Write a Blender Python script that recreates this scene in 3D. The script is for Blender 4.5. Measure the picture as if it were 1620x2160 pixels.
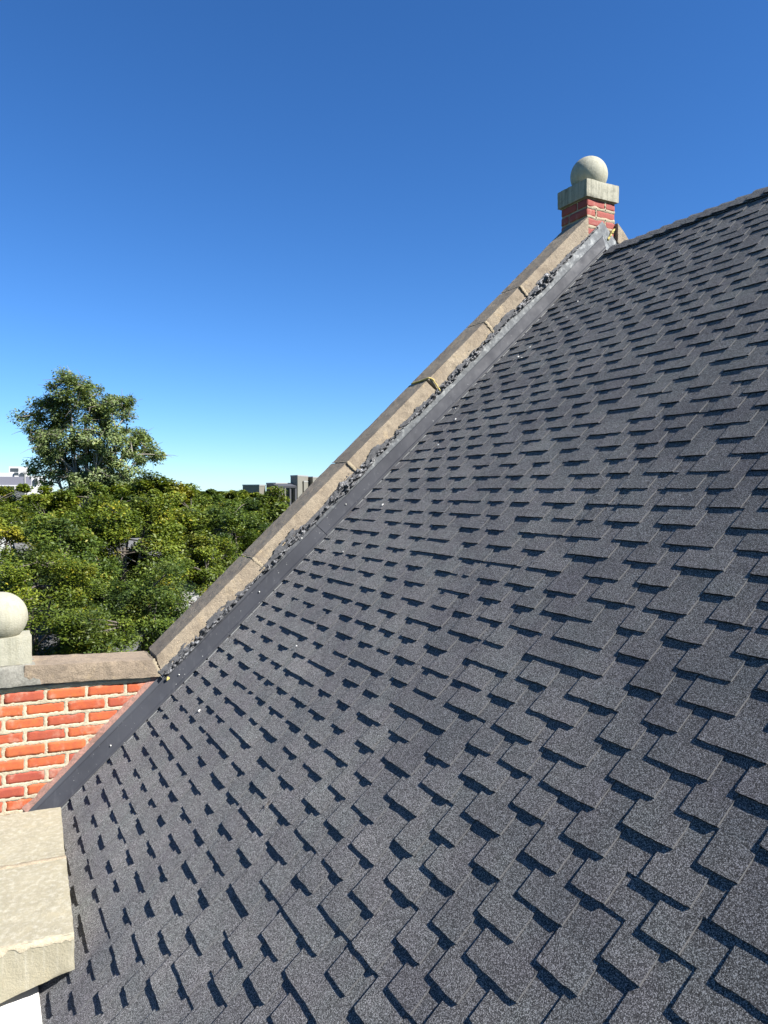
import bpy, bmesh, math, random
import numpy as np
from mathutils import Vector, Matrix, noise, Euler

random.seed(11); rng = np.random.default_rng(11)
SC = bpy.context.scene
COL = SC.collection
for o in list(bpy.data.objects): bpy.data.objects.remove(o)

# ------------------------------------------------------------------ camera, sky, sun, exposure
# x = across the roof (up-slope side +), y = along the ridge towards the gable, z = up; camera eye 11 m above the ground
ZC = 11.0
cam_d = bpy.data.cameras.new('camera'); cam = bpy.data.objects.new('camera', cam_d); COL.objects.link(cam)
cam_d.sensor_fit = 'VERTICAL'; cam_d.sensor_height = 36.0; cam_d.lens = 36.0 * 1590 / 2160
cam_d.clip_start = 0.05; cam_d.clip_end = 6000
cam.location = (0, 0, ZC)
cam.rotation_euler = (math.radians(90 - 1.80), 0, math.radians(-28))
SC.camera = cam
SC.render.resolution_x = 768; SC.render.resolution_y = 1024

SUN_DIR = Vector((0.575, -0.73, 0.853)).normalized()      # towards the sun
SUN_EL = math.asin(SUN_DIR.z); SUN_ROT = math.atan2(SUN_DIR.x, SUN_DIR.y)
world = bpy.data.worlds.new('World'); SC.world = world; world.use_nodes = True
wn = world.node_tree; wn.nodes.clear()
wo = wn.nodes.new('ShaderNodeOutputWorld'); wb = wn.nodes.new('ShaderNodeBackground'); sky = wn.nodes.new('ShaderNodeTexSky')
sky.sky_type = 'NISHITA'; sky.sun_disc = False; sky.sun_elevation = SUN_EL; sky.sun_rotation = SUN_ROT
sky.altitude = 1600; sky.air_density = 1.0; sky.dust_density = 0.2; sky.ozone_density = 2.5
wb.inputs['Strength'].default_value = 0.052
# clear high-altitude air as the phone rendered it: deeper, bluer overall (one even tint for the whole dome)
tint = wn.nodes.new('ShaderNodeMix'); tint.data_type = 'RGBA'; tint.blend_type = 'MULTIPLY'; tint.inputs[0].default_value = 1.0
tint.inputs[7].default_value = (0.67, 0.90, 1.22, 1); hs = wn.nodes.new('ShaderNodeHueSaturation'); hs.inputs['Saturation'].default_value = 1.09
wn.links.new(sky.outputs[0], tint.inputs[6]); wn.links.new(tint.outputs[2], hs.inputs['Color'])
wn.links.new(hs.outputs[0], wb.inputs[0]); wn.links.new(wb.outputs[0], wo.inputs[0])
sun_d = bpy.data.lights.new('sun', 'SUN'); sun_d.energy = 5.0; sun_d.angle = math.radians(0.53); sun_d.color = (1.0, 0.965, 0.915)
sun = bpy.data.objects.new('sun', sun_d); COL.objects.link(sun)
sun.rotation_euler = SUN_DIR.to_track_quat('Z', 'Y').to_euler(); sun.location = (0, 0, 40)
SC.view_settings.view_transform = 'Standard'; SC.view_settings.look = 'None'
SC.view_settings.exposure = 1.5; SC.view_settings.gamma = 1.0; SC.view_settings.use_curve_mapping = False

# ------------------------------------------------------------------ helpers
def tag(o, label=None, cat=None, group=None, kind=None):
    if label: o['label'] = label
    if cat: o['category'] = cat
    if group: o['group'] = group
    if kind: o['kind'] = kind
    return o
def link(o, parent=None):
    COL.objects.link(o)
    if parent is not None: o.parent = parent
    return o
def empty(name, loc=(0, 0, 0)):
    o = bpy.data.objects.new(name, None); o.location = loc; o.empty_display_size = 0.1
    return link(o)
def mesh_obj(name, verts, faces, mat, parent=None, smooth=False, loc=None):
    me = bpy.data.meshes.new(name); me.from_pydata([tuple(v) for v in verts], [], faces); me.update()
    if mat: me.materials.append(mat)
    if smooth: me.polygons.foreach_set('use_smooth', [True] * len(me.polygons))
    o = bpy.data.objects.new(name, me)
    if loc is not None: o.location = loc
    return link(o, parent)
def np_obj(name, V, F, mat, parent=None, smooth=False, tone=None):
    """V (n,3), F (m,k) numpy"""
    me = bpy.data.meshes.new(name); k = F.shape[1]
    me.vertices.add(len(V)); me.vertices.foreach_set('co', np.ascontiguousarray(V, dtype=np.float32).ravel())
    me.loops.add(F.size); me.loops.foreach_set('vertex_index', np.ascontiguousarray(F, dtype=np.int32).ravel())
    me.polygons.add(len(F)); me.polygons.foreach_set('loop_start', np.arange(0, F.size, k, dtype=np.int32))
    me.polygons.foreach_set('loop_total', np.full(len(F), k, dtype=np.int32))
    if smooth: me.polygons.foreach_set('use_smooth', np.ones(len(F), dtype=bool))
    if tone is not None:
        a = me.attributes.new('tone', 'FLOAT', 'FACE'); a.data.foreach_set('value', tone.astype(np.float32))
    me.update(calc_edges=True); me.validate()
    me.materials.append(mat)
    return link(bpy.data.objects.new(name, me), parent)
def fbm(p, o=3): return noise.fractal(Vector(p), 1.0, 2.0, o)
def nz(p): return noise.noise(Vector(p))

class Mat:
    def __init__(s, name, rough=0.9, spec=0.3, metal=0.0):
        s.m = bpy.data.materials.new(name); s.m.use_nodes = True; s.t = s.m.node_tree
        s.b = s.t.nodes['Principled BSDF']; s.b.inputs['Roughness'].default_value = rough
        s.b.inputs['Specular IOR Level'].default_value = spec; s.b.inputs['Metallic'].default_value = metal
        s._c = None
    def n(s, typ, **kw):
        x = s.t.nodes.new(typ)
        for k, v in kw.items(): setattr(x, k, v)
        return x
    def l(s, a, b): s.t.links.new(a, b)
    def coord(s, kind='Position', scale=(1, 1, 1)):
        if kind == 'Position': src = s.n('ShaderNodeNewGeometry').outputs['Position']
        else: src = s.n('ShaderNodeTexCoord').outputs[kind]
        if tuple(scale) != (1, 1, 1):
            mp = s.n('ShaderNodeMapping'); mp.inputs['Scale'].default_value = scale; s.l(src, mp.inputs[0]); src = mp.outputs[0]
        return src
    def noise(s, scale, detail=4, rough=0.55, kind='Position', stretch=(1, 1, 1), dist=0.0):
        x = s.n('ShaderNodeTexNoise'); x.inputs['Scale'].default_value = scale; x.inputs['Detail'].default_value = detail
        x.inputs['Roughness'].default_value = rough; x.inputs['Distortion'].default_value = dist
        s.l(s.coord(kind, stretch), x.inputs['Vector']); return x.outputs[0]
    def voro(s, scale, kind='Position', out='Color'):
        x = s.n('ShaderNodeTexVoronoi'); x.inputs['Scale'].default_value = scale
        s.l(s.coord(kind), x.inputs['Vector']); return x.outputs[out]
    def ramp(s, fac, stops):
        r = s.n('ShaderNodeValToRGB'); e = r.color_ramp.elements
        while len(e) < len(stops): e.new(0.5)
        for el, (p, c) in zip(e, stops):
            el.position = p; el.color = (c[0], c[1], c[2], 1) if hasattr(c, '__len__') else (c, c, c, 1)
        s.l(fac, r.inputs[0]); return r.outputs[0]
    def mix(s, fac, a, b, mode='MIX'):
        x = s.n('ShaderNodeMix', data_type='RGBA', blend_type=mode)
        for sock, v in ((x.inputs[0], fac), (x.inputs[6], a), (x.inputs[7], b)):
            if isinstance(v, (int, float)): sock.default_value = v
            elif isinstance(v, tuple): sock.default_value = (v[0], v[1], v[2], 1)
            else: s.l(v, sock)
        return x.outputs[2]
    def math(s, op, a, b=0.0, clamp=False):
        x = s.n('ShaderNodeMath', operation=op, use_clamp=clamp)
        for sock, v in ((x.inputs[0], a), (x.inputs[1], b)):
            if isinstance(v, (int, float)): sock.default_value = v
            else: s.l(v, sock)
        return x.outputs[0]
    def attr(s, name):
        x = s.n('ShaderNodeAttribute', attribute_name=name); return x.outputs['Fac']
    def rand(s): return s.n('ShaderNodeObjectInfo').outputs['Random']
    def color(s, c):
        if isinstance(c, tuple): s.b.inputs['Base Color'].default_value = (c[0], c[1], c[2], 1)
        else: s.l(c, s.b.inputs['Base Color'])
        return s
    def rough(s, f): s.l(f, s.b.inputs['Roughness']); return s
    def bump(s, h, strength=0.5, dist=0.01):
        x = s.n('ShaderNodeBump'); x.inputs['Strength'].default_value = strength; x.inputs['Distance'].default_value = dist
        s.l(h, x.inputs['Height']); s.l(x.outputs[0], s.b.inputs['Normal']); return s

# ------------------------------------------------------------------ materials
def m_shingle():
    m = Mat('shingle granules', 0.95, 0.25)
    v = m.voro(520)
    bw = m.n('ShaderNodeRGBToBW'); m.l(v, bw.inputs[0])
    g = m.ramp(bw.outputs[0], [(0.20, (0.019, 0.0182, 0.0178)), (0.42, (0.056, 0.0545, 0.0535)), (0.62, (0.098, 0.0955, 0.094)), (0.82, (0.29, 0.284, 0.278))])
    big = m.noise(2.3, 3); blend = m.ramp(big, [(0.3, (0.80, 0.80, 0.84)), (0.7, (1.12, 1.12, 1.10))])
    t = m.attr('tone'); tb = m.ramp(t, [(0.0, (0.89, 0.892, 0.905)), (0.5, (1.0, 1.0, 1.0)), (1.0, (1.10, 1.097, 1.09))])
    c = m.mix(1.0, m.mix(1.0, g, blend, 'MULTIPLY'), tb, 'MULTIPLY')
    hue = m.noise(5.5, 3, 0.6); c = m.mix(1.0, c, m.ramp(hue, [(0.32, (1.02, 0.99, 1.01)), (0.5, (1, 1, 1)), (0.68, (0.97, 1.01, 1.0))]), 'MULTIPLY')
    scuff = m.noise(26, 5, 0.7); sf = m.ramp(scuff, [(0.66, 0.0), (0.80, 0.35)])
    c = m.mix(sf, c, (0.15, 0.147, 0.143))
    m.color(c); m.b.inputs['Diffuse Roughness'].default_value = 1.0
    m.bump(bw.outputs[0], 0.55, 0.0016)
    return m.m
def m_edge(name='asphalt cut edge', c=(0.016, 0.016, 0.018)):
    m = Mat(name, 0.9, 0.1); m.color(c); return m.m
def m_brick(name, a, b, c):
    m = Mat(name, 0.75, 0.35)
    r = m.ramp(m.rand(), [(0.0, a), (0.5, b), (1.0, c)])
    n1 = m.noise(28, 6, 0.65); col = m.mix(m.ramp(n1, [(0.35, 0.0), (0.75, 0.55)]), r, (0.20, 0.035, 0.03))
    n2 = m.noise(9, 4, 0.7); lime = m.ramp(n2, [(0.54, 0.0), (0.70, 0.34)])
    col = m.mix(lime, col, (0.46, 0.36, 0.27))
    soot = m.noise(6.5, 6, 0.75); col = m.mix(m.ramp(soot, [(0.54, 0.0), (0.76, 0.30)]), col, (0.16, 0.05, 0.035))
    n3 = m.noise(240, 3, 0.6); col = m.mix(m.ramp(n3, [(0.62, 0.0), (0.72, 0.5)]), col, (0.10, 0.03, 0.025))
    m.color(col); m.bump(m.math('ADD', m.noise(130, 5, 0.7), m.noise(35, 4, 0.7)), 0.4, 0.004); return m.m
def m_mortar(name='lime mortar', base=(0.47, 0.41, 0.295), dark=(0.32, 0.275, 0.195)):
    m = Mat(name, 0.95, 0.15)
    n = m.noise(60, 6, 0.7); c = m.ramp(n, [(0.3, dark), (0.62, base)])
    sp = m.noise(420, 2); c = m.mix(m.ramp(sp, [(0.62, 0.0), (0.7, 0.45)]), c, (0.25, 0.21, 0.16))
    c = m.mix(m.ramp(m.noise(8, 5, 0.75), [(0.52, 0.0), (0.74, 0.55)]), c, tuple(x * 0.45 for x in dark))
    m.color(c); m.bump(m.noise(180, 5, 0.75), 0.8, 0.007); return m.m
def m_sandstone(name, a, b, stain, grain=(0.07, 0.052, 0.036)):
    m = Mat(name, 0.92, 0.2)
    c = m.ramp(m.noise(4.5, 5, 0.65), [(0.3, a), (0.7, b)])
    c = m.mix(m.ramp(m.noise(7.5, 4, 0.7), [(0.56, 0.0), (0.70, 0.6)]), c, (0.40, 0.31, 0.19))
    c = m.mix(m.ramp(m.noise(14, 6, 0.75), [(0.5, 0.0), (0.72, 0.75)]), c, stain)
    c = m.mix(m.ramp(m.noise(230, 3, 0.7), [(0.50, 0.0), (0.66, 0.62)]), c, grain)
    c = m.mix(m.ramp(m.noise(330, 2, 0.5, stretch=(1, 1.3, 1)), [(0.60, 0.0), (0.70, 0.5)]), c, (0.44, 0.35, 0.24))
    m.color(c)
    h = m.math('ADD', m.noise(160, 5, 0.7), m.math('MULTIPLY', m.noise(22, 4), 1.6))
    m.bump(h, 0.7, 0.008); return m.m
def m_limestone(name, base, dark, streak, amt=0.6, warm=(0.62, 0.55, 0.38)):
    m = Mat(name, 0.85, 0.25)
    c = m.ramp(m.noise(5, 5, 0.6), [(0.3, tuple(x * 0.86 for x in base)), (0.7, base)])
    st = m.noise(1.0, 5, 0.62, stretch=(38, 38, 2.2)); c = m.mix(m.ramp(st, [(0.46, 0.0), (0.68, amt)]), c, streak)
    c = m.mix(m.ramp(m.noise(18, 5, 0.75), [(0.52, 0.0), (0.75, amt)]), c, dark)
    c = m.mix(m.ramp(m.noise(11, 5, 0.7), [(0.55, 0.0), (0.72, 0.5)]), c, warm)
    c = m.mix(m.ramp(m.noise(150, 4, 0.7), [(0.58, 0.0), (0.70, 0.55)]), c, dark)
    m.color(c); m.bump(m.math('ADD', m.noise(110, 5, 0.7), m.noise(24, 4, 0.7)), 0.65, 0.005); return m.m
def m_metal():
    m = Mat('painted grey sheet metal', 0.6, 0.22)
    c = m.ramp(m.noise(3.0, 4, 0.6), [(0.3, (0.027, 0.0285, 0.034)), (0.7, (0.042, 0.044, 0.051))])
    st = m.noise(1.0, 4, 0.6, stretch=(30, 30, 4)); c = m.mix(m.ramp(st, [(0.55, 0.0), (0.75, 0.35)]), c, (0.085, 0.088, 0.095))
    c = m.mix(m.ramp(m.noise(75, 3, 0.6), [(0.70, 0.0), (0.74, 0.7)]), c, (0.5, 0.5, 0.47))
    m.color(c); m.rough(m.ramp(m.noise(9, 4), [(0.3, 0.52), (0.7, 0.72)])); m.bump(m.noise(2.6, 3), 0.25, 0.02); return m.m
def m_metal_bare():
    m = Mat('weathered pale sheet metal', 0.6, 0.25)
    n = m.noise(16, 6, 0.75, stretch=(1, 1, 1.0))
    c = m.ramp(n, [(0.33, (0.05, 0.054, 0.057)), (0.52, (0.11, 0.117, 0.12)), (0.72, (0.34, 0.35, 0.335))])
    # paint survives low down on the rake, worn off near the top
    sep = m.n('ShaderNodeSeparateXYZ'); m.l(m.coord(), sep.inputs[0])
    hgt = m.math('ADD', sep.outputs[0], m.math('MULTIPLY', m.noise(5, 5, 0.7), 1.6))
    keep = m.ramp(m.math('MULTIPLY', hgt, 0.2), [(0.50, 0.0), (0.72, 1.0)])
    paint = m.ramp(m.noise(3.0, 4), [(0.3, (0.036, 0.038, 0.045)), (0.7, (0.058, 0.061, 0.069))])
    c = m.mix(keep, paint, c)
    m.color(c); m.bump(m.noise(40, 4), 0.2, 0.004); return m.m
def m_tar():
    m = Mat('black roofing mastic', 0.33, 0.7)
    c = m.ramp(m.noise(55, 5, 0.7), [(0.35, (0.005, 0.005, 0.006)), (0.52, (0.030, 0.031, 0.034)), (0.66, (0.22, 0.225, 0.235))])  # palest stop paints bright glints into the black mastic
    m.color(c); m.rough(m.ramp(m.noise(80, 4), [(0.3, 0.22), (0.7, 0.75)])); m.bump(m.noise(120, 5, 0.7), 0.8, 0.008); return m.m
def m_smear():
    m = Mat('grey mastic smear', 0.8, 0.3)
    c = m.ramp(m.noise(34, 6, 0.7), [(0.35, (0.040, 0.042, 0.046)), (0.66, (0.095, 0.095, 0.098))])
    m.color(c); m.bump(m.noise(90, 5, 0.7), 0.7, 0.006); return m.m
def m_plain(name, c, rough=0.8, var=0.25, scale=6, spec=0.3, metal=0.0):
    m = Mat(name, rough, spec, metal)
    m.color(m.ramp(m.noise(scale, 5, 0.65), [(0.3, tuple(x * (1 - var) for x in c)), (0.7, tuple(min(1, x * (1 + var)) for x in c))]))
    m.bump(m.noise(scale * 12, 4), 0.2, 0.01); return m.m
def m_leaf(name, dark, mid, light, yellow, yamt):
    m = Mat(name, 0.55, 0.35)
    t = m.attr('tone'); c = m.ramp(t, [(0.0, dark), (0.45, mid), (0.85, light), (1.0, yellow)])
    pn = m.noise(0.55, 3); c = m.mix(m.ramp(pn, [(0.58, 0.0), (0.74, yamt)]), c, yellow)
    pn2 = m.noise(0.5, 2); c = m.mix(m.ramp(pn2, [(0.34, 0.6), (0.52, 0.0)]), c, dark)
    m.color(c)
    tr = m.n('ShaderNodeBsdfTranslucent'); m.l(m.mix(1.0, c, (1.5, 1.6, 0.7), 'MULTIPLY'), tr.inputs[0])
    mx = m.n('ShaderNodeMixShader'); mx.inputs[0].default_value = 0.22
    m.l(m.b.outputs[0], mx.inputs[1]); m.l(tr.outputs[0], mx.inputs[2])
    m.l(mx.outputs[0], m.t.nodes['Material Output'].inputs[0]); return m.m

M = dict(
    shingle=m_shingle(), edge=m_edge(), cut=m_edge('sun-brightened cut side', (0.085, 0.085, 0.086)),
    brick=m_brick('painted red brick', (0.4171, 0.1050, 0.0298), (0.3723, 0.0810, 0.0253), (0.2829, 0.0630, 0.0342)),
    brick2=m_brick('red pedestal brick', (0.2633, 0.0559, 0.0359), (0.2274, 0.0461, 0.0329), (0.1915, 0.0408, 0.0329)),
    mortar=m_mortar(), mortar_pale=m_mortar('pale joint mortar', (0.36, 0.30, 0.21), (0.23, 0.19, 0.13)),
    mortar_grey=m_mortar('grey cement parging', (0.2550, 0.2465, 0.2125), (0.1445, 0.1403, 0.1190)),
    pink=m_mortar('brick dusted cement', (0.3450, 0.1875, 0.1500), (0.1800, 0.1200, 0.0975)),
    rake=m_sandstone('brown sandstone coping', (0.2023, 0.1643, 0.1213), (0.3108, 0.2595, 0.1888), (0.1332, 0.1081, 0.0809)),
    shoulder=m_sandstone('weathered sandstone shoulder', (0.1924, 0.1538, 0.1156), (0.2694, 0.2133, 0.1525), (0.1058, 0.0874, 0.0694)),
    lime=m_limestone('cream limestone', (0.3259, 0.3136, 0.2444), (0.2037, 0.1956, 0.1467), (0.2200, 0.2118, 0.1508), 0.55, (0.3259, 0.2933, 0.2037)),
    cap=m_limestone('lichen stained limestone', (0.3100, 0.2952, 0.2288), (0.0849, 0.0826, 0.0627), (0.1255, 0.1218, 0.0886), 0.85, (0.3100, 0.2731, 0.1845)),
    slab=m_limestone('buff limestone slab', (0.285, 0.258, 0.182), (0.20, 0.18, 0.125), (0.42, 0.40, 0.33), 0.5, (0.32, 0.275, 0.175)),
    metal=m_metal(), bare=m_metal_bare(), tar=m_tar(), smear=m_smear(),
    drip=m_plain('white drip metal', (0.27, 0.275, 0.27), 0.5, 0.2, 20),
    white=m_plain('white painted ledge', (0.70, 0.69, 0.65), 0.7, 0.04, 5),
    foam=m_plain('yellow foam', (0.46, 0.37, 0.12), 0.8, 0.4, 60),
    chip=m_plain('white chips', (0.7, 0.68, 0.62), 0.8, 0.15, 40),
    leaf1=m_leaf('locust leaves', (0.0217, 0.0375, 0.0065), (0.0788, 0.1126, 0.0102), (0.1626, 0.1924, 0.0141), (0.2956, 0.2346, 0.0168), 0.65),
    leaf2=m_leaf('darker leaves', (0.0167, 0.0334, 0.0088), (0.0554, 0.0897, 0.0123), (0.1153, 0.1566, 0.0159), (0.2217, 0.2023, 0.0264), 0.3),
    leaf3=m_leaf('grey green leaves', (0.0580, 0.0849, 0.0356), (0.1402, 0.1845, 0.0682), (0.2390, 0.2861, 0.0941), (0.3073, 0.2951, 0.0972), 0.2),
    bark=m_plain('grey bark', (0.0960, 0.0810, 0.0660), 0.9, 0.35, 9), bark2=m_plain('pale bark', (0.1800, 0.1620, 0.1380), 0.9, 0.3, 9),
    asphalt=m_plain('street asphalt', (0.055, 0.055, 0.058), 0.9, 0.25, 0.7),
    grass=m_plain('lawn', (0.06, 0.09, 0.025), 0.95, 0.4, 0.4),
    walk=m_plain('concrete pavement', (0.2160, 0.2040, 0.1860), 0.9, 0.15, 1.5),
)

# ------------------------------------------------------------------ setting: ground, street
D = 4.97                       # front plane of the gable wall
def Z(h): return ZC + h
g = 3000
gnd = mesh_obj('ground', [(-g, -g, 0), (g, -g, 0), (g, g, 0), (-g, g, 0)], [(0, 1, 2, 3)], M['grass']); tag(gnd, kind='structure')
rd = mesh_obj('road', [(-60, 11, .004), (200, 11, .004), (200, 19, .004), (-60, 19, .004)], [(0, 1, 2, 3)], M['asphalt']); tag(rd, kind='structure')
def slab_box(name, lo, hi, mat, parent=None, bev=0.0):
    bm = bmesh.new(); bmesh.ops.create_cube(bm, size=1)
    for v in bm.verts: v.co = Vector([lo[i] + (v.co[i] + .5) * (hi[i] - lo[i]) for i in range(3)])
    if bev: bmesh.ops.bevel(bm, geom=bm.edges[:], offset=bev, segments=2, affect='EDGES', profile=0.6)
    me = bpy.data.meshes.new(name); bm.to_mesh(me); bm.free(); me.materials.append(mat)
    return link(bpy.data.objects.new(name, me), parent)
for y0, y1 in ((8.6, 11), (19, 21.2)):
    p = slab_box('pavement', (-60, y0, 0), (200, y1, 0.12), M['walk']); tag(p, kind='structure')

# ------------------------------------------------------------------ subdivided weathered block
def block(name, c8, mat, parent, res=0.025, amp=0.003, chip=0.006, seed=0.0, skip=()):
    """hexahedron from 8 corners (bottom 0..3 ccw, top 4..7), surface subdivided, edges worn"""
    c8 = [Vector(c) for c in c8]
    def tri(u, v, w):
        a = c8[0].lerp(c8[1], u); b = c8[3].lerp(c8[2], u); lo = a.lerp(b, v)
        a = c8[4].lerp(c8[5], u); b = c8[7].lerp(c8[6], u); hi = a.lerp(b, v); return lo.lerp(hi, w)
    L = [max((c8[1] - c8[0]).length, (c8[5] - c8[4]).length), max((c8[3] - c8[0]).length, 1e-4), max((c8[4] - c8[0]).length, 1e-4)]
    N = [max(2, min(60, int(math.ceil(l / res)))) for l in L]
    bm = bmesh.new(); cache = {}
    cen = sum(c8, Vector()) / 8
    def vert(i, j, k):
        key = (i, j, k)
        if key in cache: return cache[key]
        u, v, w = i / N[0], j / N[1], k / N[2]
        p = tri(u, v, w)
        de = sorted([min(u, 1 - u) * L[0], min(v, 1 - v) * L[1], min(w, 1 - w) * L[2]])
        q = p * 1.0 + Vector((seed, seed * 1.7, -seed))
        e = max(0.0, 1 - de[1] / 0.022)          # near an edge
        inward = (cen - p); inward = Vector([(1 if inward[t] > 0 else -1) * (1 if abs(inward[t]) > 1e-6 else 0) for t in range(3)])
        n = noise.noise_vector(q * 23) * amp + noise.noise_vector(q * 70) * amp * 0.5
        if chip: n += (cen - p).normalized() * e * chip * max(0.15, 0.55 + 1.6 * nz(q * 17))
        cache[key] = bm.verts.new(p + n); return cache[key]
    def face(f):
        try: bm.faces.new(f)
        except ValueError: pass
    for i in range(N[0]):
        for j in range(N[1]):
            face([vert(i, j, 0), vert(i, j + 1, 0), vert(i + 1, j + 1, 0), vert(i + 1, j, 0)])
            face([vert(i, j, N[2]), vert(i + 1, j, N[2]), vert(i + 1, j + 1, N[2]), vert(i, j + 1, N[2])])
        for k in range(N[2]):
            face([vert(i, 0, k), vert(i + 1, 0, k), vert(i + 1, 0, k + 1), vert(i, 0, k + 1)])
            face([vert(i, N[1], k), vert(i, N[1], k + 1), vert(i + 1, N[1], k + 1), vert(i + 1, N[1], k)])
    for j in range(N[1]):
        for k in range(N[2]):
            face([vert(0, j, k), vert(0, j, k + 1), vert(0, j + 1, k + 1), vert(0, j + 1, k)])
            face([vert(N[0], j, k), vert(N[0], j + 1, k), vert(N[0], j + 1, k + 1), vert(N[0], j, k + 1)])
    bmesh.ops.recalc_face_normals(bm, faces=bm.faces[:])
    me = bpy.data.meshes.new(name); bm.to_mesh(me); bm.free(); me.materials.append(mat)
    me.polygons.foreach_set('use_smooth', [True] * len(me.polygons)); me.set_sharp_from_angle(angle=math.radians(38))
    return link(bpy.data.objects.new(name, me), parent)
def boxc(x0, x1, y0, y1, z0, z1):
    return [(x0, y0, z0), (x1, y0, z0), (x1, y1, z0), (x0, y1, z0), (x0, y0, z1), (x1, y0, z1), (x1, y1, z1), (x0, y1, z1)]

# ------------------------------------------------------------------ shingled roof
TAN = 0.911; ALPHA = math.atan(TAN); CA, SA = math.cos(ALPHA), math.sin(ALPHA)
H0 = -2.305; APEX = 4.775
X0 = 0.05
roof = empty('shingled_roof', (X0, D, Z(H0 + TAN * X0)))
tag(roof, 'steep dark grey shingled roof slope rising to the ridge at right', 'roof')
RM = Matrix(((0, CA, -SA), (-1, 0, 0), (0, SA, CA)))          # columns: along (-y), up-slope, normal
roof.rotation_euler = RM.to_euler()
SMAX = (APEX - X0) / CA; AMAX = 6.3
np_obj('roof_deck', np.array([(0, -.02, -.004), (AMAX, -.02, -.004), (AMAX, SMAX, -.004), (0, SMAX, -.004), (0, -.02, -.03), (AMAX, -.02, -.03), (AMAX, SMAX, -.03), (0, SMAX, -.03)], float),
       np.array([(0, 1, 2, 3), (4, 7, 6, 5), (0, 4, 5, 1), (1, 5, 6, 2), (2, 6, 7, 3), (3, 7, 4, 0)]), M['edge'], roof)
EXP = 0.104; HB = 0.0032; T2 = 0.0049; SL = 1.0
def wob(a, s, k): return nz((a * 3.1 + k * 7.7, s * 3.1, 4.2))
class SB:
    """a shingle mesh: faces with tone and material index"""
    def __init__(s): s.v = []; s.f = []; s.t = []; s.m = []
    def quad(s, ids, tone, mi): s.f.append(ids); s.t.append(tone); s.m.append(mi)
    def build(s, name, parent):
        me = bpy.data.meshes.new(name); me.from_pydata(s.v, [], s.f)
        a = me.attributes.new('tone', 'FLOAT', 'FACE'); a.data.foreach_set('value', s.t)
        me.materials.append(M['shingle']); me.materials.append(M['edge']); me.materials.append(M['cut']); me.polygons.foreach_set('material_index', s.m); me.update()
        return link(bpy.data.objects.new(name, me), parent)
def slab_part(sb, a0, a1, s0, s1, zb0, zt0, zb1, zt1, tone, seg, k, jit, curl):
    """thin slab, lower edge at s0 (bottom zb0, top zt0), upper edge at s1, edges irregular"""
    n = max(1, int(round((a1 - a0) / seg))); base = len(sb.v)
    for i in range(n + 1):
        a = a0 + (a1 - a0) * i / n
        js = jit * (nz((a * 31, s0 * 17, 1.3 + k)) + 0.6 * nz((a * 90, s0 * 31, 7.3)))
        c = curl * (0.5 + wob(a, s0, k)) + curl * 0.5 * nz((a * 19, s0 * 40, 2.2))
        r = 0.0
        if jit and i in (0, n): r = 0.0015                      # corner a touch rounded
        sb.v += [(a, s0 + js + r, zb0), (a, s0 + js + r, zt0 + c), (a, s1, zt1)]
    for i in range(n):
        p = base + 3 * i
        sb.quad((p, p + 3, p + 4, p + 1), tone, 1)               # butt edge
        sb.quad((p + 1, p + 4, p + 5, p + 2), tone, 0)           # face
    sb.v += [(a0, s1, zb1), (a1, s1, zb1)]; q = len(sb.v); e = base + 3 * n
    sb.quad((base, base + 1, base + 2, q - 2), tone, 0)
    sb.quad((e, q - 1, e + 2, e + 1), tone, 2 if jit > .0012 else 0)  # tab side towards the sun coloured paler, sunlight painted into the edge
def cam_dist(a, s):
    w = RM @ Vector((a, s, 0)) + roof.location
    return (w - cam.location).length, w
NC = int(SMAX / EXP)
strips = []
for k in range(NC + 1):
    s0 = 0.02 + k * EXP
    if s0 > SMAX - 0.03: break
    off = -random.uniform(0, SL); a = off
    while a < AMAX:
        a0, a1 = max(0.035, a + 0.0007), min(AMAX, a + SL - 0.0007)
        if a1 - a0 > 0.03: strips.append((k, s0, a0, a1))
        a += SL
fw = Matrix.Rotation(math.radians(-28), 3, 'Z') @ Vector((0, 1, 0))
def vis_score(st):
    k, s0, a0, a1 = st; best = 0
    for t in (0.1, 0.5, 0.9):
        d, w = cam_dist(a0 + (a1 - a0) * t, s0); r = w - cam.location
        Zd = r.dot(fw); X = r.x * math.cos(math.radians(28)) - r.y * math.sin(math.radians(28))
        if Zd < 0.3 or abs(X / Zd) > 0.56 or abs(r.z / Zd) > 0.75: continue
        best = max(best, (a1 - a0) / (Zd * Zd))
    return best
sc = sorted(range(len(strips)), key=lambda i: -vis_score(strips[i]))
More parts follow.
